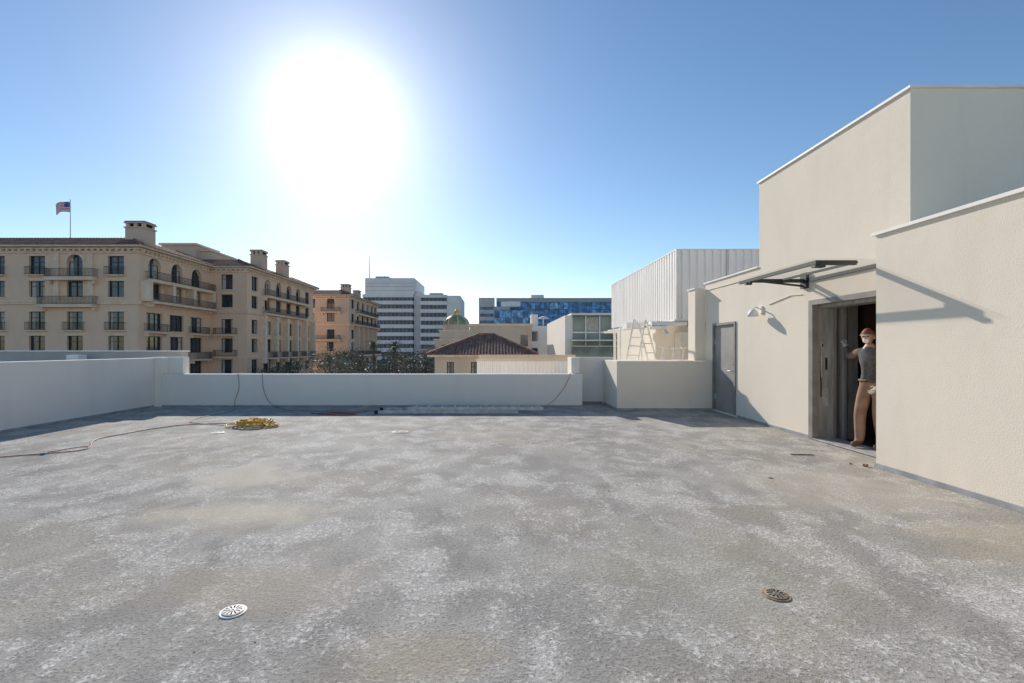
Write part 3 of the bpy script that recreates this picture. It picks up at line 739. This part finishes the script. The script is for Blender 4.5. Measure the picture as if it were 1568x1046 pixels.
# ------------------------------------------------------------------ trees
def tree_mesh(name,h,cr,seed,leafm,n=2600,ls=.28,sparse=1.0):
    rnd=random.Random(seed); p=Part()
    p.tube([(0,0,0),(.1,.05,h*.3),(0,.1,h*.55)],[.28,.2,.13],8,0)
    cl=[]
    for i in range(18):
        a=rnd.random()*6.28; e=rnd.uniform(-.2,1.1); rr=cr*rnd.uniform(.45,1.0)
        c=V((rr*math.cos(a)*math.cos(e),rr*math.sin(a)*math.cos(e),h*.7+cr*.75*math.sin(e)))
        cl.append((c,cr*rnd.uniform(.16,.36)))
        p.tube([(0,.05,h*rnd.uniform(.35,.5)),V((0,0,h*.55)).lerp(c,.5)+V((0,0,-.2)),c],[.09,.05,.015],5,0)
    for i in range(n):
        c,r=rnd.choice(cl); d=V((rnd.gauss(0,1),rnd.gauss(0,1),rnd.gauss(0,.8))); d=d.normalized()*r*rnd.uniform(.4,1.25)*sparse
        q=c+d; s=ls*rnd.uniform(.5,1.2); a=V((rnd.gauss(0,1),rnd.gauss(0,1),rnd.gauss(0,1))).normalized(); t=a.orthogonal().normalized(); bb=a.cross(t)
        p.poly([q-t*s*.5,q+bb*s*.3,q+t*s*.5,q-bb*s*.3],1+(rnd.random()<.4))
    return p.mesh(name,[M['bark'],M[leafm],M['leaf2' if leafm=='leaf' else 'leaf']])
tA=tree_mesh('tree_a',14,4.0,1,'leaf',2300); tB=tree_mesh('tree_b',14,3.6,2,'leaf2',1700,.24,1.2); tC=tree_mesh('tree_c',13,3.2,3,'leaf',1900,.25)
TOP={tA:max(v.co.z for v in tA.vertices),tB:max(v.co.z for v in tB.vertices),tC:max(v.co.z for v in tC.vertices)}
for me,x,y,tz,r in ((tB,-17,50,1.6,0),(tC,-13.8,62,.5,2),(tB,-21.5,64,2.3,3),(tC,-24.5,84,2.0,4),(tA,-10.8,84,.4,5),(tC,-34,73,-.6,2.2),(tA,-30,100,2.4,2.7),(tA,-27.5,88,1.2,.7),(tC,-22,105,1.6,5.1),(tA,-6,120,3.0,3.3),(tC,-31.5,74,.2,1.9),(tB,-12.5,84,3.0,.4),(tC,3.5,82,2.2,2.0)):
    s=(tz+13)/TOP[me]
    o=link(bpy.data.objects.new('tree',me)); o.location=(x,y,-13); o.scale=(s,s,s); o.rotation_euler=(0,0,r)
# fan palms in the courtyard
for (px,py,pz,sd0) in ((-12.6,60,1.9,3),(-17.8,70,2.3,8)):
    p=Part(); rnd=random.Random(sd0)
    p.tube([(px,py,-13),(px+.2,py,-6),(px,py,pz)],[.3,.2,.16],8,0)
    for k in range(34):
        a=rnd.random()*6.283; e=rnd.uniform(-.9,1.2); Lf=rnd.uniform(1.0,1.6); d=V((math.cos(a)*math.cos(e),math.sin(a)*math.cos(e),math.sin(e))); sd_=d.cross(Z1).normalized()
        p0=V((px,py,pz)); prev=p0
        for j in range(1,7):
            t=j/6; q=p0+d*Lf*t-Z1*(.55*t*t)
            for sg in (-1,1): p.poly([prev,q,q+sd_*sg*.20*math.sin(math.pi*min(t+.1,1))-Z1*.12+d*.1],1)
            p.poly([prev-sd_*.015,prev+sd_*.015,q+sd_*.015,q-sd_*.015],1); prev=q
    single('palm_tree',p,[M['bark'],M['leaf']])
p=Part(); rnd=random.Random(5)
for i in range(11000):
    cx=rnd.uniform(-150,190); yy=rnd.uniform(150,205); top=-.5+5*mnoise.noise(V((cx*.09,yy*.05,0)))
    q=V((cx,yy,rnd.uniform(-12,top))) ; s=rnd.uniform(.8,2.0)
    a=V((rnd.gauss(0,1),rnd.gauss(0,1),rnd.gauss(0,1))).normalized(); t=a.orthogonal().normalized(); bb=a.cross(t)
    p.poly([q-t*s*.5,q+bb*s*.4,q+t*s*.5,q-bb*s*.4],int(rnd.random()<.3))
single('distant_trees',p,[M['leaf'],M['leaf2']])
b=B('distant_city_buildings'); rnd=random.Random(9)
for i in range(60):
    x=rnd.uniform(-500,600); y=rnd.uniform(420,800); w=rnd.uniform(15,45); h=rnd.uniform(-4,9)
    k=rnd.choice(('office','grayc','beige')); b.p('blocks_'+k,k).box(x,x+w,y,y+25,-13,h)
    for z in range(-9,int(h)-2,4): b.p('strip_windows','officegl').box(x+1,x+w-1,y-.15,y-.05,z,z+1.6)
b.done()

# ------------------------------------------------------------------ worker in the doorway
def skinned(verts,edges,radii,root,sub=2):
    me=bpy.data.meshes.new('sk'); me.from_pydata([tuple(v) for v in verts],edges,[]); o=link(bpy.data.objects.new('sk',me))
    sm=o.modifiers.new('s','SKIN'); sm.use_smooth_shade=True
    for i,r in enumerate(radii):
        sv=me.skin_vertices[0].data[i]; sv.radius = r if isinstance(r,tuple) else (r,r); sv.use_root=(i==root)
    ss=o.modifiers.new('b','SUBSURF'); ss.levels=sub; ss.render_levels=sub
    dg=bpy.context.evaluated_depsgraph_get(); dg.update()
    nm=bpy.data.meshes.new_from_object(o.evaluated_get(dg)); bpy.data.objects.remove(o); return nm
fw=V((-.93,-.37,0)).normalized(); rt=fw.cross(Z1).normalized()
base=V((5.56,7.14,.03))
def W(f_,r_,z_): return base+fw*f_+rt*r_+Z1*z_
verts=[W(0,0,.96),W(0,0,1.10),W(.03,0,1.28),W(.05,0,1.42),W(.06,0,1.50),W(.08,0,1.56)]
rad=[(.15,.115),(.14,.11),(.165,.125),(.13,.10),(.062,.06),(.052,.052)]
edges=[(0,1),(1,2),(2,3),(3,4),(4,5)]
def chain(start,pts,rs):
    k=start
    for q,r in zip(pts,rs): verts.append(q); rad.append(r); edges.append((k,len(verts)-1)); k=len(verts)-1
    return k
chain(0,[W(.0,-.10,.86),W(.06,-.11,.50),W(.0,-.12,.13),W(.05,-.12,.06),W(.17,-.13,.045)],[.105,.082,.068,.055,.042])
chain(0,[W(.0,.10,.86),W(.10,.12,.50),W(.08,.13,.13),W(.13,.13,.06),W(.25,.14,.045)],[.105,.082,.068,.055,.042])
wR=V((5.62,7.78,1.52)); shR=W(.04,.19,1.42)
chain(3,[shR,shR.lerp(wR,.5)+V((-.02,0,-.12)),wR],[.066,.05,.034])
shL=W(.04,-.19,1.41); wL=W(.19,-.17,.93)
chain(3,[shL,W(.02,-.27,1.15),wL],[.066,.052,.034])
body=skinned(verts,edges,rad,0)
for k in ('vest','shirt','pants','boot','skin','glove'): body.materials.append(M[k])
for pl in body.polygons:
    c=pl.center-base; h=c.z; r_=c.dot(rt); f_=c.dot(fw); pl.use_smooth=True
    if h>1.485 and abs(r_)<.08: pl.material_index=4
    elif h<.10: pl.material_index=3
    elif h<.97: pl.material_index=2 if abs(r_)<.3 and not (h>.84 and f_>.13) else 1
    elif abs(r_)>.165 or (pl.center.y>7.38): pl.material_index=1
    else: pl.material_index=0
per=link(bpy.data.objects.new('worker',None))
o=link(bpy.data.objects.new('clothed_body',body)); o.parent=per
def hand(wr,pd,pn,curl,name):
    pd=pd.normalized(); pn=(pn-pd*pn.dot(pd)).normalized(); sd=pd.cross(pn).normalized()
    vs=[wr,wr+pd*.045,wr+pd*.085]; rs=[(.027,.022),(.038,.018),(.038,.016)]; ed=[(0,1),(1,2)]
    me=[skinned(vs,ed,rs,0,1)]
    for i,(off,L) in enumerate(((-.030,.070),(-.010,.080),(.010,.075),(.029,.058))):
        a=wr+pd*.07+sd*off; q=[a]; d=pd+sd*off*4; d.normalize()
        for k in range(3):
            a=a+d*(L*.42 if k==0 else L*.32); q.append(a); d=(d*math.cos(curl)+pn*math.sin(curl)).normalized()
        me.append(skinned(q,[(0,1),(1,2),(2,3)],[.0095,.0095,.0088,.0075],0,1))
    td=(pd*.5-sd*.8+pn*.2).normalized(); a=wr+pd*.03-sd*.028; q=[a,a+td*.035,a+td*.035+(pd*.85-sd*.4+pn*.3).normalized()*.03]
    me.append(skinned(q,[(0,1),(1,2)],[.012,.011,.009],0,1))
    bm=bmesh.new()
    for m_ in me: bm.from_mesh(m_)
    out=bpy.data.meshes.new(name); bm.to_mesh(out); out.materials.append(M['glove'])
    for pl in out.polygons: pl.use_smooth=True; pl.material_index=0
    h=link(bpy.data.objects.new(name,out)); h.parent=per
hand(wR,V((.06,.42,.9)),V((.2,1,-.3)),.2,'raised_hand')
hand(wL,(wL-W(.02,-.27,1.15)),rt,.5,'lowered_hand')
hc=W(.11,0,1.645); hf=(fw+V((0,-.25,-.12))).normalized(); hr=hf.cross(Z1).normalized(); hu=hr.cross(hf)
HM=Matrix((hf,hr,hu)).transposed().to_4x4(); HM.translation=hc
def head_part(name,m,fn,seg=28,rings=18,smooth=True):
    bm=bmesh.new(); bmesh.ops.create_uvsphere(bm,u_segments=seg,v_segments=rings,radius=1)
    kill=[]
    for v in bm.verts:
        r=fn(v.co.copy())
        if r is None: kill.append(v)
        else: v.co=r
    bmesh.ops.delete(bm,geom=kill,context='VERTS')
    bm.transform(HM); me=bpy.data.meshes.new(name); bm.to_mesh(me); me.materials.append(M[m])
    for pl in me.polygons: pl.use_smooth=smooth
    h=link(bpy.data.objects.new(name,me)); h.parent=per
def hd(c):
    x,y,z=c; q=V((x*.098,y*.074,z*.115))
    if z<0: q.y*=1-.28*(-z); q.x*= 1-.12*(-z) if x>0 else 1-.3*(-z)
    if x>.3:
        g=math.exp(-((y/.16)**2+((z+.12)/.2)**2)); q.x+=.022*g
        for s_ in (-.35,.35): q.x-=.010*math.exp(-(((y-s_)/.16)**2+((z-.12)/.13)**2))
        q.x+=.006*math.exp(-((y/.3)**2+((z+.5)/.08)**2))
    return q
head_part('head','skin',hd)
head_part('hair','hair',lambda c: None if (c.x>.15 or c.z<-.35) else V((c.x*.104,c.y*.080,c.z*.118)))
head_part('cap','cap',lambda c: None if c.z<.28 else V((c.x*.108,c.y*.086,c.z*.125+.002)))
head_part('cap_brim','capbrim',lambda c: V((.07+c.x*.085,c.y*.07,.040+c.z*.006-.012*max(c.x,0))))
head_part('dust_mask','mask',lambda c: V((.080+c.x*.034,c.y*.042,-.048+c.z*.040)))
for s_ in (-1,1):
    head_part('ear','skin',lambda c: V((-.005+c.x*.02,s_*.076+c.y*.01,-.005+c.z*.032)),12,8)
    head_part('eye','lens',lambda c: V((.088+c.x*.010,s_*.030+c.y*.014,.014+c.z*.008)),12,8)
p=Part(); p.tube([W(.155*math.cos(a)*.9,.165*math.sin(a),1.0) for a in [2*math.pi*k/24 for k in range(25)]],.02,8,0,False)
o=link(bpy.data.objects.new('tool_belt',p.mesh('belt',[M['boot']],True))); o.parent=per

# ------------------------------------------------------------------ light, sky, camera
def sunvec(el,az): return V((math.sin(az)*math.cos(el),math.cos(az)*math.cos(el),math.sin(el)))
AZ=math.radians(-18.3); EL=math.radians(24.6)
sd=sunvec(EL,AZ)
L=bpy.data.lights.new('sun','SUN'); L.energy=5.0; L.angle=math.radians(.53); L.color=(1,.92,.82)
so=link(bpy.data.objects.new('sun',L)); so.rotation_euler=sd.to_track_quat('Z','Y').to_euler(); so.location=(-20,60,30)
w=bpy.data.worlds.new('World'); scene.world=w; w.use_nodes=True; nt=w.node_tree; nd=nt.nodes
bg=nd['Background']; sky=nd.new('ShaderNodeTexSky'); sky.sky_type='NISHITA'; sky.sun_disc=False
sky.sun_elevation=EL; sky.sun_rotation=AZ; sky.altitude=60; sky.air_density=1.0; sky.dust_density=.16; sky.ozone_density=1.9
hs=nd.new('ShaderNodeHueSaturation'); hs.inputs['Saturation'].default_value=1.12; hs.inputs['Value'].default_value=.90
nt.links.new(sky.outputs[0],hs.inputs['Color']); nt.links.new(hs.outputs[0],bg.inputs[0]); bg.inputs[1].default_value=.15
tc=nd.new('ShaderNodeTexCoord'); nm=nd.new('ShaderNodeVectorMath'); nm.operation='NORMALIZE'; nt.links.new(tc.outputs['Generated'],nm.inputs[0])
dt=nd.new('ShaderNodeVectorMath'); dt.operation='DOT_PRODUCT'; nt.links.new(nm.outputs[0],dt.inputs[0]); dt.inputs[1].default_value=sd
mx=nd.new('ShaderNodeMath'); mx.operation='MAXIMUM'; nt.links.new(dt.outputs['Value'],mx.inputs[0]); mx.inputs[1].default_value=0
tot=None
for pw,am in ((1500,7.0),(260,.75),(60,.30),(16,.06)):  # halo layers painted into the sky around the sun, imitating its glare
    q=nd.new('ShaderNodeMath'); q.operation='POWER'; nt.links.new(mx.outputs[0],q.inputs[0]); q.inputs[1].default_value=pw
    r=nd.new('ShaderNodeMath'); r.operation='MULTIPLY'; nt.links.new(q.outputs[0],r.inputs[0]); r.inputs[1].default_value=am
    if tot is None: tot=r
    else:
        a=nd.new('ShaderNodeMath'); a.operation='ADD'; nt.links.new(tot.outputs[0],a.inputs[0]); nt.links.new(r.outputs[0],a.inputs[1]); tot=a
bg2=nd.new('ShaderNodeBackground'); bg2.inputs[0].default_value=(1,.985,.95,1); nt.links.new(tot.outputs[0],bg2.inputs[1])
ad=nd.new('ShaderNodeAddShader'); nt.links.new(bg.outputs[0],ad.inputs[0]); nt.links.new(bg2.outputs[0],ad.inputs[1]); nt.links.new(ad.outputs[0],nd['World Output'].inputs[0])

cam=bpy.data.cameras.new('camera'); co=link(bpy.data.objects.new('camera',cam)); scene.camera=co
co.location=(0,0,1.5); co.rotation_euler=(math.pi/2,0,0); cam.lens=17; cam.sensor_width=36
cam.shift_x=.0153; cam.shift_y=.007; cam.clip_start=.05; cam.clip_end=9000
scene.view_settings.view_transform='Standard'; scene.view_settings.look='None'; scene.view_settings.exposure=0
